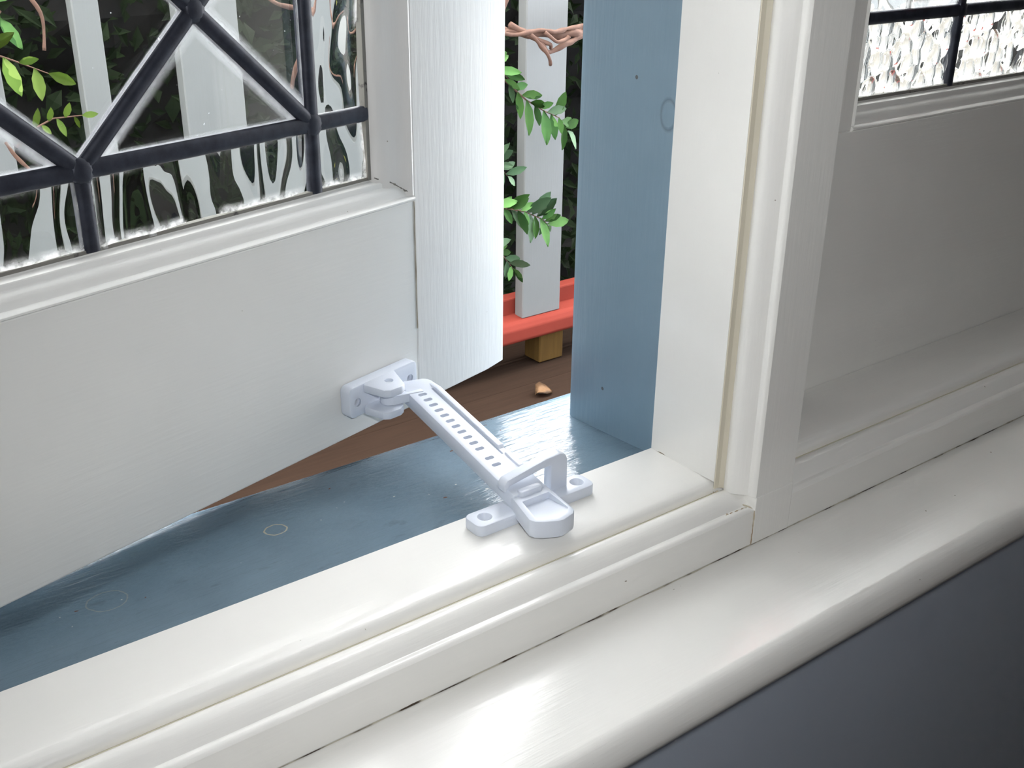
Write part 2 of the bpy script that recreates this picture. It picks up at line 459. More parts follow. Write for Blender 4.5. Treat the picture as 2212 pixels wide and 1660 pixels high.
# ---- mullion between the two windows
MT = 1.0
mu = empty('trim_4', (.028, 0, 0))
tag(mu, 'white mullion post with slate blue outer jamb between the two windows', 'window mullion', kind='structure')
box('jamb_inner', 0, .056, -.0500, -.0001, .0001, MT, M['white_z'], mu)
extrude('jamb_outer', [(.0006, .0001), (.0004, .030), (.0006, .072), (.0022, .0768), (.006, .0785), (.050, .0785), (.0556, .074), (.0556, .0001)], alongZ, -.0125, MT, M['slate_jamb'], mu, smooth=True)
bl = [(y_, x_) for x_, y_ in [(-b_, -a_) for a_, b_ in ()]]
vb = [(-z_, y_) for y_, z_ in [(-.0500, -.0072), (-.0515, -.0062), (-.0535, -.0048), (-.0560, -.0045), (-.0590, -.0055), (-.0620, -.0078), (-.0640, -.0098), (-.0652, -.0112), (-.0660, -.0114), (-.0672, -.0112), (-.0690, -.0118), (-.0700, -.0130)]]
post = vb + [(.056 - x_, y_) for x_, y_ in reversed(vb)]
# bottom of the casing stands on the sill board between the bead runs
extrude('casing', post, alongZ, -.0050, MT, M['white_z'], mu, smooth=True)
box('casing_foot', .0125, .0435, -.0706, -.0600, ZS + .0006, -.0050, M['white_z'], mu, bev=.0006)
cz = [(.0072, -.0499), (.0064, -.0499), (.0060, -.0510), (.0052, -.0522), (.0075, -.0520)]
extrude('caulking', [(.0002, -.0499), (.0002, -.0508), (.0030, -.0512), (.0050, -.0530), (.0075, -.0522), (.0075, -.0499)], alongZ, -.0040, MT, M['caulk'], mu)

def squiggle(name, a, b, r, mat, parent, n=14, seed=0):
    a, b = Vector(a), Vector(b); bm = bmesh.new(); pts = []; rr = []
    for i in range(n + 1):
        t = i / n; p = a.lerp(b, t)
        p += Vector((noise.noise(Vector((t * 9, seed, 0))), noise.noise(Vector((t * 9, seed, 5))), noise.noise(Vector((t * 9, seed, 9))))) * r * .9
        pts.append(p); rr.append(r * (.45 + 1.1 * abs(noise.noise(Vector((t * 11, seed, 20))))))
    add_tube(bm, pts, rr, 5); return to_obj(name, bm, mat, parent, smooth=True)
M['stain'] = joint_mat('brown_mitre_grime', lin(150, 118, 84), lin(196, 186, 164), 120, .40, .62)
squiggle('grime', (.0, -.0502, -.0062), (.0118, -.0690, -.0120), .0007, M['stain'], mu, seed=1)
squiggle('grime', (-.004, -.0515, -.0066), (.003, -.0515, -.0062), .0009, M['stain'], mu, seed=2)
squiggle('grime', (-.006, -.0660, -.0118), (.010, -.0668, -.0118), .0010, M['stain'], mu, seed=3)
squiggle('grime', (.0122, -.0706, -.0128), (.0122, -.0706, ZS + .001), .0005, M['stain'], mu, seed=4)
squiggle('grime', (.0005, -.0470, .0002), (.0002, -.0020, .0002), .00035, M['hairline'], mu, seed=5)

# ---- remaining frame members (left jamb, right jamb, head), mostly out of view
j = empty('trim_5', (-.545, 0, 0)); tag(j, 'left jamb of the window frame, out of view', 'window frame', kind='structure')
box('jamb', -.565, -.540, -.070, .0785, .0001, MT, M['white_z'], j)
j = empty('trim_6', (.705, 0, 0)); tag(j, 'right jamb of the window frame, out of view', 'window frame', kind='structure')
box('jamb', .690, .720, -.070, .0785, .0001, MT, M['white_z'], j)
j = empty('trim_7', (0, 0, MT)); tag(j, 'head of the window frame, out of view', 'window frame', kind='structure')
box('head', -.565, .720, -.070, .0785, MT, MT + .02, M['white_x'], j)

# ================================================================== LEADED GLASS
def pane_mesh(name, poly, y, th, mat, parent, tex=None, res=.0016, dirt=.005):
    """poly: convex polygon in (x,z). tex(x,z)->displacement of room face; attribute edge_dirt near edges"""
    def edged(px, pz):
        d = 1e9
        for i in range(len(poly)):
            ax, az = poly[i]; bx_, bz_ = poly[(i + 1) % len(poly)]
            L = math.hypot(bx_ - ax, bz_ - az)
            d = min(d, abs((bx_ - ax) * (az - pz) - (ax - px) * (bz_ - az)) / L)
        return d
    bm = bmesh.new()
    if tex is None:
        cx = sum(p[0] for p in poly) / len(poly); cz_ = sum(p[1] for p in poly) / len(poly)
        loops = []
        for k in (0, .0010, .0024, dirt):
            inr = max(1e-5, edged(cx, cz_)); f = max(.02, 1 - k / inr)
            loops.append([bm.verts.new((cx + (px - cx) * f, y, cz_ + (pz - cz_) * f)) for px, pz in poly])
        n = len(poly)
        for a, b in zip(loops, loops[1:]):
            for i in range(n): bm.faces.new((a[i], a[(i + 1) % n], b[(i + 1) % n], b[i]))
        bm.faces.new(loops[-1])
        back = [bm.verts.new((px, y + th, pz)) for px, pz in poly]
        for i in range(n): bm.faces.new((loops[0][i], back[i], back[(i + 1) % n], loops[0][(i + 1) % n]))
        bm.faces.new(back[::-1])
    else:
        x0, x1 = min(p[0] for p in poly), max(p[0] for p in poly); z0, z1 = min(p[1] for p in poly), max(p[1] for p in poly)
        nx = max(4, int((x1 - x0) / res)); nz = max(4, int((z1 - z0) / res))
        for side in (0, 1):
            g = [[bm.verts.new((x0 + (x1 - x0) * i / nx, y + (th if side else 0) + tex(x0 + (x1 - x0) * i / nx, z0 + (z1 - z0) * k / nz, side), z0 + (z1 - z0) * k / nz)) for i in range(nx + 1)] for k in range(nz + 1)]
            for k in range(nz):
                for i in range(nx): bm.faces.new((g[k][i], g[k][i + 1], g[k + 1][i + 1], g[k + 1][i]))
            if side == 0: g0 = g
        rim = lambda g: g[0][:] + [r[-1] for r in g[1:]] + g[-1][-2::-1] + [r[0] for r in g[-2:0:-1]]
        a, b = rim(g0), rim(g)
        for i in range(len(a)): bm.faces.new((a[i], a[(i + 1) % len(a)], b[(i + 1) % len(a)], b[i]))
    bm.verts.ensure_lookup_table()
    vals = []
    for v in bm.verts:
        d = edged(v.co.x, v.co.z) - .0022
        vals.append(0.0 if v.co.y > y + th * .5 else max(0, min(1, 1 - d / (dirt - .0022))) ** 1.6)
    o = to_obj(name, bm, mat, parent, offset=(0, 0, 0) if tuple(parent.rotation_euler) != (0, 0, 0) else None, smooth=tex is not None)
    at = o.data.attributes.new('edge_dirt', 'FLOAT', 'POINT')
    for i, v in enumerate(vals): at.data[i].value = v
    return o

def came(name, a, b, y, wd, parent, mat=None):
    """H-section lead came between two (x,z) points, domed on the room side"""
    ax, az = a; bx_, bz_ = b
    d = Vector((bx_ - ax, 0, bz_ - az)); L = d.length; d.normalize(); s = Vector((-d.z, 0, d.x))
    h = wd / 2
    pr = [(-h, -.0002), (-h * .8, -.0013), (-h * .3, -.0020), (h * .3, -.0020), (h * .8, -.0013), (h, -.0002), (h, .0035), (h * .6, .0045), (-h * .6, .0045), (-h, .0035)]
    pl = lambda u, v, t: Vector((ax, y, az)) + d * t + s * u + Vector((0, v, 0))
    bm = bmesh.new(); add_extrude(bm, pr, pl, 0, L)
    o = to_obj(name, bm, mat or M['lead'], parent, offset=(0, 0, 0) if tuple(parent.rotation_euler) != (0, 0, 0) else None)
    smooth_by_angle(o, 50)
    return o

def solder(x, z, y, r, parent):
    bm = bmesh.new()
    bmesh.ops.create_uvsphere(bm, u_segments=10, v_segments=6, radius=1)
    for v in bm.verts:
        k = 1 + .18 * noise.noise(Vector((v.co.x * 2 + x * 70, v.co.z * 2, z * 50)))
        v.co = Vector((x + v.co.x * r * k, y - .0012 + v.co.y * .0016, z + v.co.z * r * k))
    return to_obj('solder_joint', bm, M['lead'], parent, offset=(0, 0, 0) if tuple(parent.rotation_euler) != (0, 0, 0) else None, smooth=True)

# ================================================================== WINDOW 1: the open casement
SA = math.radians(15.0)
SB = Vector((-.0276, .1324, 0))
w1 = empty('window_1', SB, SA)
tag(w1, 'open white casement sash with diamond leaded glass, propped by the stay', 'window sash', kind='structure')
Z0 = .0080
def wobj(o): o.location = (0, 0, 0); return o
SR, SI, SL = .0230, -.0600, -.5080
ZR, ZT = .1355, .960
TH = .036
GY = .0105                                  # glass plane behind the room face
GX1, GX0 = -.0850, -.4280
GZ0, GZ1 = .1510, .8300
BEV = Z0 - .0132
bm = bmesh.new(); add_extrude(bm, [(0, Z0), (0, ZT), (TH, ZT), (TH, BEV)], alongX, SI, SR, bev=.0010)
bmesh.ops.bisect_plane(bm, geom=bm.verts[:] + bm.edges[:] + bm.faces[:], plane_co=(.004, 0, Z0), plane_no=Vector((.10, -.3667, -1)).normalized(), clear_outer=True)
bmesh.ops.holes_fill(bm, edges=bm.edges)
wobj(to_obj('stile', bm, M['sash_z'], w1))
wobj(box('stile', SL, GX0 - .0245, 0, TH, Z0, ZT, M['sash_z'], w1, .0012))
wobj(extrude('bottom_rail', [(.0003, Z0), (.0003, ZR), (TH, ZR), (TH, BEV)], alongX, GX0 - .0245, SI, M['sash_x'], w1, bev=.0008))
wobj(box('top_rail', GX0 - .0245, SI, 0.0003, TH, GZ1 + .0155, ZT, M['sash_x'], w1, .0008))
# glazing beads: stepped ovolo, profile in (outward, up)
gb = [(.0004, ZR - .0002), (-.0006, ZR + .0002), (-.0012, ZR + .0008), (-.0012, ZR + .0016), (-.0006, ZR + .0022), (.0018, ZR + .0031), (.0021, ZR + .0038), (.0024, ZR + .0058), (.0032, ZR + .0076), (.0044, ZR + .0090), (.0058, ZR + .0098), (.0060, ZR + .0102), (.0060, ZR + .0122), (.0065, ZR + .0130), (.0100, ZR + .0142), (.0104, ZR + .0150), (.0104, ZR - .0002)]
wobj(extrude('glazing_bead', gb, alongX, GX0 - .0245, SI + .0003, M['sash_x'], w1, smooth=True))
sb_ = [(0, SI - .0002), (0, SI + .0002), (-.0002, SI - .0010), (.0004, SI - .0022), (.0020, SI - .0040), (.0042, SI - .0095), (.0046, SI - .0150), (.0058, SI - .0185), (.0076, SI - .0225), (.0104, SI - .0248), (.0104, SI - .0002)]
wobj(extrude('glazing_bead', sb_[2:] + [(0, SI)], lambda v, u, t: Vector((u, v, t)), ZR + .0030, GZ1 + .0155, M['sash_z'], w1, smooth=True))
wobj(extrude('glazing_bead', [(v, GX0 - .0245 - (u - SI)) for v, u in sb_[2:]] + [(0, GX0 - .0245)], lambda v, u, t: Vector((u, v, t)), ZR + .0030, GZ1 + .0155, M['sash_z'], w1, smooth=True))
wobj(extrude('glazing_bead', [(v, GZ1 + .0155 - (u - ZR)) for v, u in gb], alongX, GX0 - .0245, SI, M['sash_x'], w1, smooth=True))
# hairline joint where the rail meets the stile
bm = bmesh.new(); prev = None
for i in range(40):
    z = ZR - .0005 - (ZR - .058) * i / 39
    x = SI + .0004 * noise.noise(Vector((z * 90, 0, 0))); wd = .00045 + .0003 * noise.noise(Vector((z * 130, 4, 0)))
    ring = [bm.verts.new((x - wd, -.00012, z)), bm.verts.new((x, -.00035, z)), bm.verts.new((x + wd, -.00012, z)), bm.verts.new((x, .0004, z))]
    if prev:
        for k in range(4): bm.faces.new((prev[k], prev[(k + 1) % 4], ring[(k + 1) % 4], ring[k]))
    prev = ring
wobj(to_obj('joint_line', bm, M['hairline'], w1))
wobj(squiggle('joint_line', (GX1 + .002, .0080, GZ0 + .0006), (GX1 + .0125, .0042, ZR + .0118), .0005, M['grime'], w1, seed=7))
wobj(squiggle('joint_line', (GX1 + .0125, .0042, ZR + .0118), (SI - .004, .0012, ZR + .0058), .0005, M['grime'], w1, seed=8))
# dark putty line round the glass
wobj(box('putty', GX0, GX1 + .0006, GY - .0010, GY + .003, GZ0 - .0004, GZ0 + .0013, M['grime'], w1))
wobj(box('putty', GX1 - .0016, GX1 + .0008, GY - .0014, GY + .003, GZ0 - .0004, GZ1, M['grime'], w1))

V1, VP = -.1236, .1326                      # border line and lattice period
VN = V1 - 2 * VP
H1, HP = .1868, .1215
HN = H1 + 5 * HP
CW = .0082
came('lead_came', (V1, GZ0), (V1, GZ1), GY, CW, w1)
came('lead_came', (VN, GZ0), (VN, GZ1), GY, CW, w1)
came('lead_came', (GX0, H1), (GX1, H1), GY - .0002, CW, w1)
came('lead_came', (GX0, HN), (GX1, HN), GY - .0002, CW, w1)
for k in (1,):
    x = V1 - k * VP
    came('lead_came', (x, GZ0), (x, H1), GY, CW, w1); came('lead_came', (x, HN), (x, GZ1), GY, CW, w1)
for jx in range(4):                         # half-period columns
    for jz in range(10):
        xa, xb = V1 - jx * VP / 2, V1 - (jx + 1) * VP / 2
        za, zb = H1 + jz * HP / 2, H1 + (jz + 1) * HP / 2
        if (jx + jz) % 2 == 0: came('lead_came', (xa, za), (xb, zb), GY - .0003, CW * .93, w1)
        else: came('lead_came', (xb, za), (xa, zb), GY - .0003, CW * .93, w1)
for jx in range(5):
    for jz in range(11):
        if (jx + jz) % 2 == 0: solder(V1 - jx * VP / 2, H1 + jz * HP / 2, GY - .0001, .0060, w1)
for jx in (0, 2, 4):
    pass
def ripple(x, z, side):
    if side: return 0.0
    a = noise.noise(Vector((x * 44, z * 16, 1.7))); b = noise.noise(Vector((x * 88, z * 44, 9.1)))
    return .0036 * a + .00034 * b
PT = .003
for jx in range(5):                          # diamonds and the triangles along the border
    for jz in range(11):
        if (jx + jz) % 2 == 1:
            x, z = V1 - jx * VP / 2, H1 + jz * HP / 2
            q = [(x - VP / 2, z), (x, z - HP / 2), (x + VP / 2, z), (x, z + HP / 2)]
            if jx == 0: q = [q[0], q[1], q[3]]
            if jx == 4: q = [q[1], q[2], q[3]]
            if jz == 0: q = [(x - VP / 2, z), (x + VP / 2, z), (x, z + HP / 2)]
            if jz == 10: q = [(x - VP / 2, z), (x, z - HP / 2), (x + VP / 2, z)]
            pane_mesh('pane', q, GY + .0003, PT, M['glass'], w1, dirt=.0062)
for x0, x1 in ((V1, GX1), (V1 - VP, V1), (VN, V1 - VP), (GX0, VN)):
    pane_mesh('pane', [(x0, GZ0), (x1, GZ0), (x1, H1), (x0, H1)], GY + .0003, PT, M['glass_ripple'], w1, ripple, res=.0014, dirt=.006)
    pane_mesh('pane', [(x0, HN), (x1, HN), (x1, GZ1), (x0, GZ1)], GY + .0003, PT, M['glass_ripple'], w1, ripple, res=.004, dirt=.006)
for z0, z1 in [(H1 + k * HP, H1 + (k + 1) * HP) for k in range(5)]:
    for x0, x1 in ((V1, GX1), (GX0, VN)):
        pane_mesh('pane', [(x0, z0), (x1, z0), (x1, z1), (x0, z1)], GY + .0003, PT, M['glass_ripple'], w1, ripple, res=.0016 if z0 < .2 else .005, dirt=.006)
    if z0 > H1:
        for xa, xb in ((V1, GX1), (GX0, VN)): came('lead_came', (xa, z0), (xb, z0), GY, CW, w1)

# ================================================================== WINDOW 2: closed, on the right
w2 = empty('window_2', (.37, .02, 0))
tag(w2, 'closed white window with square leaded panes of hammered glass', 'window sash', kind='structure')
R0, R1 = .0570, .6890
ZR2 = .1675; G2Z = .1830; G2Y = .0105
G2X0, PX = .1600, .1010
box('bottom_rail', R0, R1, .0004, .036, -.0040, ZR2, M['white_x'], w2, .0008)
box('stile', R0, G2X0 - .010, .0004, .036, ZR2, .985, M['white_z'], w2, .0008)
G2X1 = G2X0 + 4 * PX
box('stile', G2X1 + .010, R1, .0004, .036, ZR2, .985, M['white_z'], w2, .0008)
G2T = .231 + .60 + .048
box('top_rail', G2X0 - .010, G2X1 + .010, .0004, .036, G2T, .985, M['white_x'], w2, .0008)
gb2 = [(.0004, ZR2 - .0002), (-.0006, ZR2 + .0002), (-.0012, ZR2 + .0008), (-.0012, ZR2 + .0016), (-.0006, ZR2 + .0022), (.0018, ZR2 + .0031), (.0021, ZR2 + .0038), (.0024, ZR2 + .0058), (.0032, ZR2 + .0076), (.0044, ZR2 + .0090), (.0058, ZR2 + .0098), (.0060, ZR2 + .0102), (.0060, ZR2 + .0122), (.0065, ZR2 + .0130), (.0100, ZR2 + .0142), (.0104, ZR2 + .0150), (.0104, ZR2 - .0002)]
extrude('glazing_bead', gb2, alongX, G2X0 - .010, G2X1 + .010, M['white_x'], w2, smooth=True)
for sgn, xe in ((1, G2X0 - .010), (-1, G2X1 + .010)):
    extrude('glazing_bead', [(.0004, xe), (-.0008, xe + sgn * .001), (.002, xe + sgn * .005), (.0105, xe + sgn * .0100), (.0105, xe)], lambda v, u, t: Vector((u, v, t)), ZR2 + .003, G2T, M['white_z'], w2)
box('putty', G2X0, G2X1, G2Y - .0010, G2Y + .003, G2Z - .0008, G2Z + .0012, M['grime'], w2)
H2 = .2300
CW2 = .0075
came('lead_came', (G2X0 + .001, G2Z), (G2X0 + .001, G2T), G2Y, CW2, w2)
came('lead_came', (G2X1, G2Z), (G2X1, G2T), G2Y, CW2, w2)
rows = [H2 + .10 * k for k in range(7)]
for z in rows: came('lead_came', (G2X0, z), (G2X1, z), G2Y - .0002, CW2, w2)
for k in (1, 2, 3):
    came('lead_came', (G2X0 + k * PX, G2Z), (G2X0 + k * PX, G2T), G2Y, CW2 * .9, w2)
    for z in rows[:2]: solder(G2X0 + k * PX, z, G2Y, .0050, w2)
def hammer(x, z, side):
    if side: return .0003 * noise.noise(Vector((x * 90, z * 90, 4)))
    d = noise.voronoi(Vector((x * 92, z * 92, .3)))[0][0]
    return .0034 * d * d + .0012 * noise.noise(Vector((x * 60, z * 60, 2)))
def soft(x, z, side):
    return 0 if side else .0007 * noise.noise(Vector((x * 60, z * 60, 12)))
for k in range(4):
    x0, x1 = G2X0 + k * PX, G2X0 + (k + 1) * PX
    pane_mesh('pane', [(x0, G2Z), (x1, G2Z), (x1, H2), (x0, H2)], G2Y + .0003, PT, M['glass_hammer'], w2, hammer, res=.0010 if k < 2 else .003, dirt=.0055)
    for r_ in range(7):
        z0 = rows[r_]; z1 = rows[r_ + 1] if r_ < 6 else G2T
        if r_ == 0 and k == 0:
            # red-tinted piece, upper right, stands in for a red object blurred outdoors
            pane_mesh('pane', [(x0, z0), (x0 + .046, z0), (x0 + .046, z1), (x0, z1)], G2Y + .0003, PT, M['glass_hammer'], w2, soft, res=.003, dirt=.009)
            pane_mesh('pane', [(x0 + .046, z0), (x1, z0), (x1, z0 + .0095), (x0 + .046, z0 + .0095)], G2Y + .0003, PT, M['glass_hammer'], w2, soft, res=.003, dirt=.009)
            pane_mesh('pane', [(x0 + .046, z0 + .0095), (x1, z0 + .0095), (x1, z1), (x0 + .046, z1)], G2Y + .0003, PT, M['glass_red'], w2, soft, res=.004, dirt=.003)
        else:
            pane_mesh('pane', [(x0, z0), (x1, z0), (x1, z1), (x0, z1)], G2Y + .0003, PT, M['glass_hammer'], w2, soft, res=.004, dirt=.008)

# ================================================================== THE WINDOW STAY
P = M['plastic']
st = empty('window_stay', (-.100, -.014, 0))
tag(st, 'white plastic window stay with perforated arm screwed to the ledge', 'window stay')
def cyl_bm(bm, c, r, h, axis='Z', n=20, r2=None, mat=None):
    m = Matrix.Translation(c)
    if axis == 'Y': m = m @ Matrix.Rotation(math.radians(90), 4, 'X')
    if mat is not None: m = mat @ m
    bmesh.ops.create_cone(bm, cap_ends=True, segments=n, radius1=r, radius2=r if r2 is None else r2, depth=h, matrix=m)

# base plate with two countersunk holes
BX0, BX1, BY0, BY1, BH = -.1385, -.0615, -.0215, -.0065, .0066
def rrect(x0, x1, y0, y1, r, n=5):
    return arc(x1 - r, y1 - r, r, 0, 90, n) + arc(x0 + r, y1 - r, r, 90, 180, n) + arc(x0 + r, y0 + r, r, 180, 270, n) + arc(x1 - r, y0 + r, r, 270, 360, n)
base = extrude('base_plate', rrect(BX0, BX1, BY0, BY1, .0042), alongZ, .0001, BH, P, st, bev=.0009)
cut = bmesh.new()
for hx in (-.1300, -.0690):
    cyl_bm(cut, Vector((hx, -.0140, .005)), .0024, .02)
boolean(base, cut)
cut = bmesh.new()
for hx in (-.1300, -.0690): cyl_bm(cut, Vector((hx, -.0140, BH - .0008)), .0024, .0040, r2=.0046)
boolean(base, cut); smooth_by_angle(base)
for hx in (-.1300, -.0690):
    bm = bmesh.new(); cyl_bm(bm, Vector((hx, -.0140, .0018)), .00235, .0022)
    add_box(bm, hx - .0018, hx + .0018, -.0143, -.0137, .0028, .00305)
    so = to_obj('screw', bm, M['hairline'], base, offset=(0, 0, 0))
# keeper: post and strap reaching over the arm
kp = [(-.0865, BH - .001), (-.0865, .0218), (-.0925, .0216), (-.1135, .0182), (-.1165, .0150), (-.1174, .0195), (-.1150, .0222), (-.0900, .0268)] + arc(-.0810, .0215, .0058, 100, 0, 6) + [(-.0750, BH - .001)]
keeper = extrude('keeper', kp, alongY, -.0135, -.0070, P, st, bev=.0010); smooth_by_angle(keeper)
# arm: local frame u along the arm, v across (+X side), w up
A0 = Vector((-.1030, .0930, .0355)); A1 = Vector((-.1038, -.0060, .0172))
du = (A1 - A0).normalized(); dv = Vector((1, 0, 0)); dv = (dv - du * dv.dot(du)).normalized(); dw = dv.cross(du) * -1
if dw.z < 0: dw = -dw
LA = (A1 - A0).length
MA = Matrix(((du.x, dv.x, dw.x, A0.x), (du.y, dv.y, dw.y, A0.y), (du.z, dv.z, dw.z, A0.z), (0, 0, 0, 1)))
def local(bm): bmesh.ops.transform(bm, matrix=MA, verts=bm.verts)
bm = bmesh.new()
outl = [(LA + .012, -.0104), (LA + .012, .0100), (.006, .0100)] + arc(.004, .004, .0060, 80, 180, 6) + [(-.004, -.0060), (.0, -.0100)]
add_extrude(bm, outl, lambda u, v, t: Vector((u, v, t)), -.0088, 0, bev=.0008)
local(bm); arm = to_obj('arm', bm, P, st)
cut = bmesh.new()
NH = 13
hole_u = [.013 + .0058 * i for i in range(11)] + [.013 + .0058 * 11.6, .013 + .0058 * 12.7]
for hu in hole_u:
    add_extrude(cut, [(hu + a, -.0030 + b) for a, b in rrect(-.0013, .0013, -.0028, .0028, .0012, 4)], lambda u, v, t: Vector((u, v, t)), -.0050, .003)
add_box(cut, .010, LA * .80, .0048, .0062, -.0016, .003)          # groove beside the lip
local(cut); boolean(arm, cut); smooth_by_angle(arm)
bm = bmesh.new()
add_extrude(bm, [(.004, -.0001), (.012, .0014), (LA * .74, .0014), (LA * .755, .0002), (LA * .755, -.0008), (.004, -.0008)], lambda u, w_, t: Vector((u, t, w_)), .0064, .0098, bev=.0004)
local(bm); smooth_by_angle(to_obj('side_lip', bm, P, arm, offset=(0, 0, 0)))
bm = bmesh.new()
add_extrude(bm, [(LA * .80, -.0008), (LA * .80, .0010), (LA * .93, .0010), (LA * .95, -.0008)], lambda u, w_, t: Vector((u, t, w_)), .0066, .0098, bev=.0003)
local(bm); smooth_by_angle(to_obj('side_lip', bm, P, arm, offset=(0, 0, 0)))
# handle: flared paddle with a shallow tray
hd = [(-.1142, -.0150), (-.1205, -.0385), (-.1192, -.0418), (-.1160, -.0445), (-.1090, -.0480), (-.1060, -.0485), (-.0985, -.0465), (-.0958, -.0440), (-.0950, -.0405), (-.0918, -.0150), (-.0930, -.0080), (-.1142, -.0080)]
hd = [(x, y) for x, y in hd]
handle = extrude('handle', hd, alongZ, .0036, .0136, P, st, bev=.0011)
cut = bmesh.new()
tray = [(-.1128, -.0228), (-.1172, -.0395), (-.1090, -.0455), (-.1005, -.0442), (-.0972, -.0405), (-.0955, -.0228)]
vs_a = [cut.verts.new((x, y, .0136 - .0036 * max(0, (y + .046) / .0225))) for x, y in tray]
vs_b = [cut.verts.new((x, y, .02)) for x, y in tray]
for i in range(6): cut.faces.new((vs_a[i], vs_a[(i + 1) % 6], vs_b[(i + 1) % 6], vs_b[i]))
cut.faces.new(vs_a[::-1]); cut.faces.new(vs_b)
boolean(handle, cut); smooth_by_angle(handle)
# the pin under the strap, seen as a rounded lozenge
bm = bmesh.new()
add_extrude(bm, [(x, y) for x, y in rrect(-.1110, -.0965, -.0196, -.0150, .0020, 4)], alongZ, .0120, .0166, bev=.0009)
smooth_by_angle(to_obj('locking_pin', bm, P, st))

# bracket on the sash (built in sash space, moved to world)
MS = Matrix.Translation(SB) @ Matrix.Rotation(SA, 4, 'Z')
def sash(bm): bmesh.ops.transform(bm, matrix=MS, verts=bm.verts)
BZ0, BZ1 = .0236, .0425
bm = bmesh.new()
add_extrude(bm, rrect(-.1255, -.0700, BZ0, BZ1, .0035, 4), alongY, -.0080, -.0002, bev=.0009)
sash(bm); br = to_obj('sash_bracket', bm, P, st)
cut = bmesh.new()
for hs in (-.1195, -.0762):
    cyl_bm(cut, Vector((hs, -.006, .0325)), .0022, .02, 'Y')
sash(cut); boolean(br, cut)
cut = bmesh.new()
for hs in (-.1195, -.0762): cyl_bm(cut, Vector((hs, -.0070, .0325)), .0040, .0032, 'Y', r2=.0022)
sash(cut); boolean(br, cut); smooth_by_angle(br)
for hs in (-.1195, -.0762):
    bm = bmesh.new(); cyl_bm(bm, Vector((hs, -.0015, .0325)), .0021, .002, 'Y'); sash(bm)
    to_obj('screw', bm, M['hairline'], br, offset=(0, 0, 0))
lug = [(-.1125, -.0070), (-.1155, -.0090), (-.1138, -.0235), (-.1110, -.0262), (-.1030, -.0272), (-.0990, -.0255), (-.0900, -.0090), (-.0890, -.0070)]
for (za, zb, k) in ((.0375, BZ1, 1.0), (BZ0, .0285, .94)):
    bm = bmesh.new(); add_extrude(bm, [(x, -.007 + (y + .007) * k) for x, y in lug], alongZ, za, zb, bev=.0009); sash(bm)
    o = to_obj('lug', bm, P, br, offset=(0, 0, 0))
    if k == 1.0:
        cut = bmesh.new(); cyl_bm(cut, Vector((-.1020, -.0160, zb)), .0026, .0036); sash(cut); boolean(o, cut)
    smooth_by_angle(o)
# tongue of the arm between the lugs with its pivot pin
tg0 = MS @ Vector((-.1020, -.0160, .0330)); tg1 = A0 + du * .006 - dw * .0040
bm = bmesh.new()
ax_ = (tg1 - tg0); ax_.z = 0; ax_.normalize(); ay_ = Vector((-ax_.y, ax_.x, 0)); LT = (tg1 - tg0).to_2d().length
sl = [(LT, -.0055), (LT, .0055), (0, .0055)] + arc(0, 0, .0055, 90, 270, 8) + [(0, -.0055)]
add_extrude(bm, sl, lambda u, v, t: Vector((tg0.x, tg0.y, 0)) + ax_ * u + ay_ * v + Vector((0, 0, t)), .0288, .0342, bev=.0006)
smooth_by_angle(to_obj('tongue', bm, P, st))
bm = bmesh.new(); cyl_bm(bm, Vector((tg0.x, tg0.y, .0330)), .0024, .0150, n=14)
to_obj('pivot_pin', bm, P, st)

# ================================================================== OUTSIDE: deck, fence, vine, hedge
ZD = -.475
deck = empty('verandah_deck', (.3, .6, ZD)); tag(deck, 'brown timber boards of the deck outside below the sill', 'deck', kind='structure')
y = .092; k = 0
while y < 1.10:
    bm = bmesh.new(); wd = .094
    add_box(bm, -1.7, 1.75, y, y + wd - .004, ZD - .024, ZD + .0015 * ((k * 7) % 3 - 1), .0015, 1)
    to_obj('plank', bm, M['deck'], deck); y += wd; k += 1
box('joist', -1.7, 1.75, .10, 1.10, ZD - .10, ZD - .030, M['core'], deck)

FY = 1.0
fence = empty('picket_fence', (.7, FY, ZD)); tag(fence, 'pale grey picket fence on a red bottom rail outside the window', 'fence')
FX = (-1.7, 1.62)
def railp(zb, zt): return [(FY - .010, zb), (FY - .014, zb + .005), (FY - .014, zt - .012), (FY - .008, zt - .003), (FY - .002, zt), (FY + .030, zt + .004), (FY + .040, zt - .004), (FY + .040, zb)]
extrude('bottom_rail', railp(-.421, -.384), alongX, *FX, M['rail_red'], fence, bev=.002)
box('back_strip', FX[0], FX[1], FY + .024, FY + .050, -.386, -.352, M['rail_red'], fence, .003)
FT = .30
extrude('top_rail', railp(FT, FT + .045), alongX, *FX, M['rail_red'], fence, bev=.002)
def picket(x0, x1):
    bm = bmesh.new(); add_box(bm, x0, x1, FY - .0005, FY + .022, -.3835, FT, .0016, 1)
    to_obj('picket', bm, M['picket'], fence)
xs = [(-.0035, .0285), (.1225, .2040), (.677, .7600)]
for a in (.3075, .492): xs.append((a, a + .082))
for a in range(1, 6): xs.append((.677 + .185 * a, .7595 + .185 * a))
for a in range(0, 8): xs.append((-.176 - .185 * a, -.094 - .185 * a))
for a, b in xs: picket(a, b)
for px in (-.85, -.02, .7135, 1.45):
    bm = bmesh.new(); add_box(bm, px, px + .054, FY - .004, FY + .040, ZD, -.421, .002, 1)
    to_obj('post', bm, M['post'], fence)

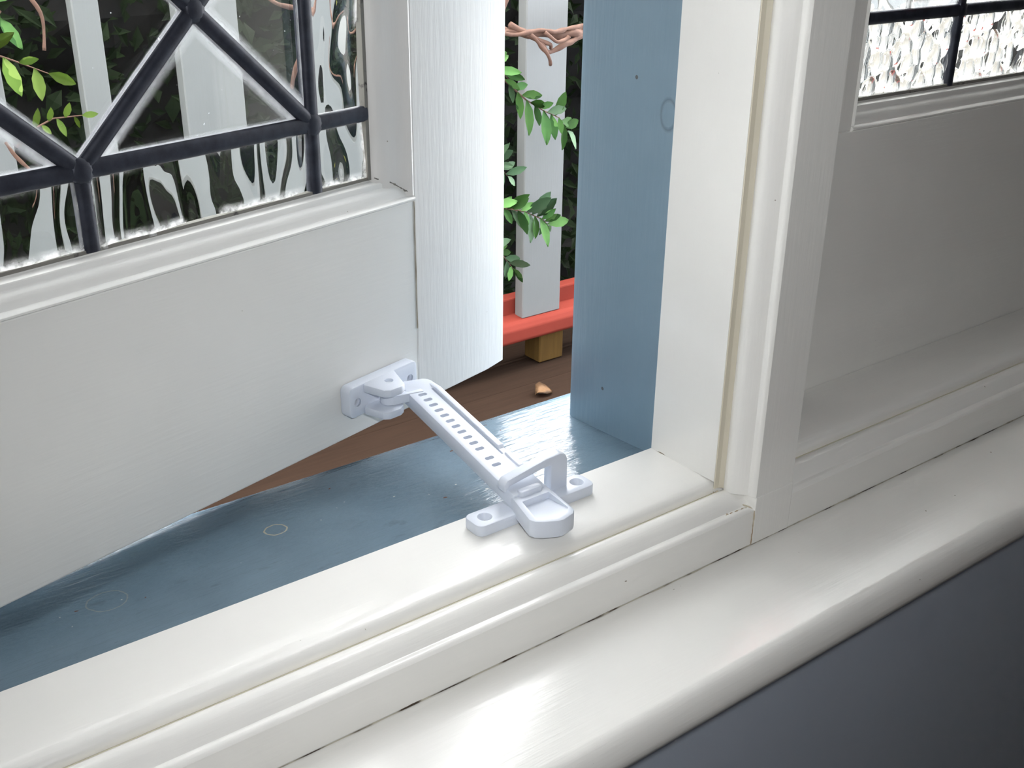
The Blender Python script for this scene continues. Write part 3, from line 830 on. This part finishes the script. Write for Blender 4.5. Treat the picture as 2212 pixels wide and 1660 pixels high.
# ---- leaves
def leaf_bm(bm, M4, L, wdt, curl=.15, mat=0):
    rows_ = [(0, .10), (.3, .9), (.6, 1.0), (.85, .55), (1, .04)]
    prev = None
    for t, ww in rows_:
        z = curl * L * (t - t * t) * 1.5 - curl * L * t * .6
        r = [bm.verts.new(M4 @ Vector((t * L, -ww * wdt / 2, z + .12 * wdt))), bm.verts.new(M4 @ Vector((t * L, 0, z))), bm.verts.new(M4 @ Vector((t * L, ww * wdt / 2, z + .12 * wdt)))]
        if prev:
            for q in range(2):
                f = bm.faces.new((prev[q], prev[q + 1], r[q + 1], r[q])); f.material_index = mat; f.smooth = True
        prev = r
def leaf_data(name, L, wdt, mat, thick=.0004):
    bm = bmesh.new(); leaf_bm(bm, Matrix(), L, wdt)
    g = bmesh.ops.solidify(bm, geom=bm.faces[:], thickness=thick)
    me = bpy.data.meshes.new(name); bm.to_mesh(me); bm.free(); me.materials.append(mat)
    for p in me.polygons: p.use_smooth = True
    return me
LEAVES = {k: [leaf_data('leaf', L, L * r, M[k]) for L, r in ((.026, .42), (.034, .40), (.042, .36))] for k in ('leaf', 'leaf_pale', 'leaf_lime')}

def orient(d, up):
    d = d.normalized(); s = up.cross(d).normalized(); u = d.cross(s)
    return Matrix(((d.x, s.x, u.x), (d.y, s.y, u.y), (d.z, s.z, u.z))).to_4x4()

def sprig(pts, n, label, kinds, spread=1.0, size=(0, 1, 2), rad=.0016, scale=1.0):
    pts = [Vector(p) for p in pts]
    t_ = empty('vine_sprig', pts[0]); tag(t_, label, 'vine', 'leafy sprigs climbing the fence')
    bm = bmesh.new(); add_tube(bm, pts, [rad * (1 - .6 * i / (len(pts) - 1)) for i in range(len(pts))], 5)
    to_obj('stem', bm, M['bark'], t_, smooth=True)
    lens = [(b - a).length for a, b in zip(pts, pts[1:])]; tot = sum(lens)
    for i in range(n):
        s = tot * (.12 + .88 * i / max(1, n - 1)); q = 0
        while q < len(lens) - 1 and s > lens[q]: s -= lens[q]; q += 1
        p = pts[q].lerp(pts[q + 1], min(1, s / lens[q])); d = (pts[q + 1] - pts[q]).normalized()
        side = d.cross(Vector((0, -1, 0))).normalized() * (1 if i % 2 else -1)
        dirv = d * random.uniform(.3, .8) + side * random.uniform(.6, 1.1) * spread + Vector((random.uniform(-.3, .3), random.uniform(-.6, .1), random.uniform(-.5, .1)))
        if i == n - 1: dirv = d
        kd = random.choice(kinds)
        o = bpy.data.objects.new('leaf', random.choice(LEAVES[kd])); COL.objects.link(o); o.parent = t_
        up = Vector((random.uniform(-.4, .4), -1, random.uniform(.1, .9)))
        o.matrix_local = Matrix.Translation(p - pts[0]) @ orient(dirv, up) @ Matrix.Scale(scale * random.uniform(.85, 1.2), 4)
VY = .94
sprig([(.555, VY, .07), (.585, VY - .01, .035), (.62, VY - .015, .005), (.655, VY - .015, -.015), (.69, VY - .01, -.03), (.715, VY, -.055)], 20, 'bright green leafy sprig reaching across the picket in the open gap', ('leaf', 'leaf', 'leaf_pale'), scale=1.05)
sprig([(.555, VY + .035, -.075), (.575, VY + .03, -.085), (.60, VY + .03, -.098), (.62, VY + .03, -.120)], 14, 'pale hanging sprig close beside the open sash edge', ('leaf_pale', 'leaf'), scale=.85)
sprig([(.54, VY, -.14), (.575, VY - .01, -.155), (.615, VY - .02, -.165), (.655, VY - .02, -.185), (.672, VY - .01, -.20)], 24, 'dense green sprig over the lower part of the picket', ('leaf', 'leaf', 'leaf_pale'))
sprig([(.545, VY + .02, -.215), (.575, VY + .02, -.225), (.60, VY + .02, -.24), (.618, VY + .01, -.268)], 15, 'drooping green sprig above the red fence rail', ('leaf', 'leaf_pale'))
sprig([(.545, VY + .035, .080), (.575, VY + .035, .068), (.60, VY + .035, .050), (.62, VY + .03, .03)], 8, 'dark sprig of leaves under the brown vine stem', ('leaf',), scale=1.15)
sprig([(-.16, VY, .145), (-.125, VY, .13), (-.095, VY - .01, .117), (-.06, VY - .01, .100)], 7, 'lime green sprig seen through the clear diamond pane at the far left', ('leaf_lime',), scale=.95)
sprig([(-.105, VY, .020), (-.085, VY, .038), (-.06, VY, .048), (-.03, VY - .01, .050)], 9, 'lime green fern-like sprig behind the lower left diamond pane', ('leaf_lime',), spread=1.2, scale=.62)
sprig([(-.11, VY + .03, .19), (-.09, VY + .03, .165), (-.115, VY + .03, .135)], 5, 'dull green sprig at the top left behind the leaded glass', ('leaf',), scale=.9)

def branch(name, label, strands):
    t_ = empty(name, strands[0][0][0]); tag(t_, label, 'vine', 'woody vine stems on the fence')
    for k_, (pts, r) in enumerate(strands):
        P_ = [Vector(p) for p in pts]; fine = []
        for i in range(len(P_) - 1):
            a_, b_, c_, d_ = P_[max(0, i - 1)], P_[i], P_[i + 1], P_[min(len(P_) - 1, i + 2)]
            for q in range(6):
                t = q / 6
                v = .5 * ((2 * b_) + (c_ - a_) * t + (2 * a_ - 5 * b_ + 4 * c_ - d_) * t * t + (3 * b_ - a_ - 3 * c_ + d_) * t ** 3)
                fine.append(v + Vector((noise.noise(v * 40 + Vector((k_, 0, 0))), noise.noise(v * 40 + Vector((k_, 7, 0))), noise.noise(v * 40 + Vector((k_, 0, 7))))) * r * .8)
        fine.append(P_[-1])
        rad = [r * (.8 + .5 * noise.noise(v * 60)) for v in fine]
        bm = bmesh.new(); add_tube(bm, fine, rad, 7); to_obj('stem', bm, M['bark'], t_, smooth=True)
branch('vine_branch', 'reddish brown woody vine stem wound across the top of the picket', [
    ([(.50, .96, .125), (.56, .95, .112), (.60, .945, .106), (.64, .94, .098), (.69, .94, .094), (.74, .945, .094), (.80, .96, .100), (.9, .97, .11)], .0075),
    ([(.60, .940, .112), (.645, .932, .088), (.665, .930, .070), (.70, .932, .078), (.74, .94, .090), (.80, .95, .095)], .0055),
    ([(.57, .95, .105), (.62, .935, .100), (.66, .928, .085), (.67, .930, .075)], .005),
    ([(.565, .95, .095), (.590, .95, .125), (.610, .95, .165), (.62, .95, .2)], .004),
    ([(.55, .945, .118), (.60, .935, .100), (.64, .930, .104), (.68, .93, .098), (.73, .94, .102), (.80, .95, .108)], .0042),
    ([(.63, .930, .098), (.650, .925, .080), (.662, .925, .062), (.668, .928, .052)], .0035),
    ([(.655, .926, .10), (.675, .925, .085), (.70, .925, .092)], .004)])
branch('vine_branch', 'thin orange brown tendrils behind the clear diamond pane beside the border', [
    ([(.20, .955, .20), (.225, .95, .165), (.26, .95, .155), (.30, .95, .165), (.32, .95, .19)], .0042),
    ([(.255, .96, .05), (.262, .955, .085), (.285, .95, .115), (.305, .955, .135)], .0030)])
branch('vine_branch', 'thin brown tendril behind the leftmost leaded panes', [
    ([(-.11, .97, .02), (-.095, .965, -.005), (-.08, .96, -.03), (-.075, .96, -.06)], .0030),
    ([(-.06, .98, .19), (-.045, .975, .155), (-.05, .97, .12)], .0026)])

# ---- dry leaf on the deck
bm = bmesh.new()
leaf_bm(bm, Matrix.Translation((.617, .885, ZD + .006)) @ Matrix.Rotation(math.radians(12), 4, 'Z') @ Matrix.Rotation(math.radians(-6), 4, 'Y') @ Matrix.Rotation(math.radians(24), 4, 'X'), .044, .030, .5)
bmesh.ops.solidify(bm, geom=bm.faces[:], thickness=.0006)
tag(to_obj('fallen_leaf', bm, M['leaf_dry']), 'dry tan fallen leaf lying on the brown deck', 'leaf')

# ---- hedge: dark core, countless leaves
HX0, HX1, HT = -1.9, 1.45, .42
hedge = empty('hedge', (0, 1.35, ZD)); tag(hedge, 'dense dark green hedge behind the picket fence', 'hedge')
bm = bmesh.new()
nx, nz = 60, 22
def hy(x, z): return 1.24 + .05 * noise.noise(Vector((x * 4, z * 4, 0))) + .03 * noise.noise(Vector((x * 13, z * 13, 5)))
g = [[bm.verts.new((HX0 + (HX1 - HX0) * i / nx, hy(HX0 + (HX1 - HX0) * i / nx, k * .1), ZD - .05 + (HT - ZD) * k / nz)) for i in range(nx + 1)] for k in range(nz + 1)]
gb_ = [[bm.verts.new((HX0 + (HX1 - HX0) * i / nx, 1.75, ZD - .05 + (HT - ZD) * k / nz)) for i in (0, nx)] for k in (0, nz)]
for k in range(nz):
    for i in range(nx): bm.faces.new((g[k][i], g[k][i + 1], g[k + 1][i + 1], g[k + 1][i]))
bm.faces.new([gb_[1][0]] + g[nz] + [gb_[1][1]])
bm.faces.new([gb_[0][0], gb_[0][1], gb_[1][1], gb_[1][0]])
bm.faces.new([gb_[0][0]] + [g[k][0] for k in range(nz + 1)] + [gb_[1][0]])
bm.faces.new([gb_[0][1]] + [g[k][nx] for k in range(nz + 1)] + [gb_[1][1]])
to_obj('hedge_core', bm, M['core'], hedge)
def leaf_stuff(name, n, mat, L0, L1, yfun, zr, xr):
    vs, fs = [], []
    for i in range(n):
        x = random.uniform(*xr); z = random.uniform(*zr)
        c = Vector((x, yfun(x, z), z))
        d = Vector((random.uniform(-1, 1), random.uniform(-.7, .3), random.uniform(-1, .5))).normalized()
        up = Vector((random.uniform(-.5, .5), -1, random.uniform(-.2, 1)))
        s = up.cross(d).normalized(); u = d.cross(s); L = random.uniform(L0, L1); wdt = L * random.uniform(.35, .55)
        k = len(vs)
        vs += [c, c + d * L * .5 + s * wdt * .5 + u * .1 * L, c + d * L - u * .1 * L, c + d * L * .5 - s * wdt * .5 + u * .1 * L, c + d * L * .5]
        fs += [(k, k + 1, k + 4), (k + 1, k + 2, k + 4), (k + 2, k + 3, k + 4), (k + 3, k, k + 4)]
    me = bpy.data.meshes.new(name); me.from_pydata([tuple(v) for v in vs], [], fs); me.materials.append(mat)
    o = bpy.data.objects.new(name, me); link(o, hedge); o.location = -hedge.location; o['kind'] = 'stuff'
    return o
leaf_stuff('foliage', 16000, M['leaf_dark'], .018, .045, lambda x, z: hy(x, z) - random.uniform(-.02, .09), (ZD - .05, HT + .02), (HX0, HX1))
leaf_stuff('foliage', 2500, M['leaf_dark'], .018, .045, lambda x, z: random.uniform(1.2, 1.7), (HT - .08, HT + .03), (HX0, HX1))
leaf_stuff('sunlit_foliage', 160, M['leaf_bright'], .012, .026, lambda x, z: hy(x, z) - random.uniform(.03, .10), (ZD - .02, HT), (HX0, HX1))  # flecks of sunlit leaves, bright by colour alone
leaf_stuff('sunlit_foliage', 90, M['leaf_bright'], .012, .026, lambda x, z: random.uniform(1.10, 1.16), (ZD - .05, -.40), (.35, .95))

# ---- ground, and an unseen eave added to shape the skylight
tag(box('ground', -30, 40, 1.12, 60, -1.05, -.95, M['ground']), 'pale bright ground glimpsed through the hammered glass', 'ground', kind='structure')
tag(box('added_eave', -4.5, 4.5, .086, .30, 1.75, 1.85, M['sky_block']), 'added eave limiting the sky above the window, out of view', 'roof', kind='structure')
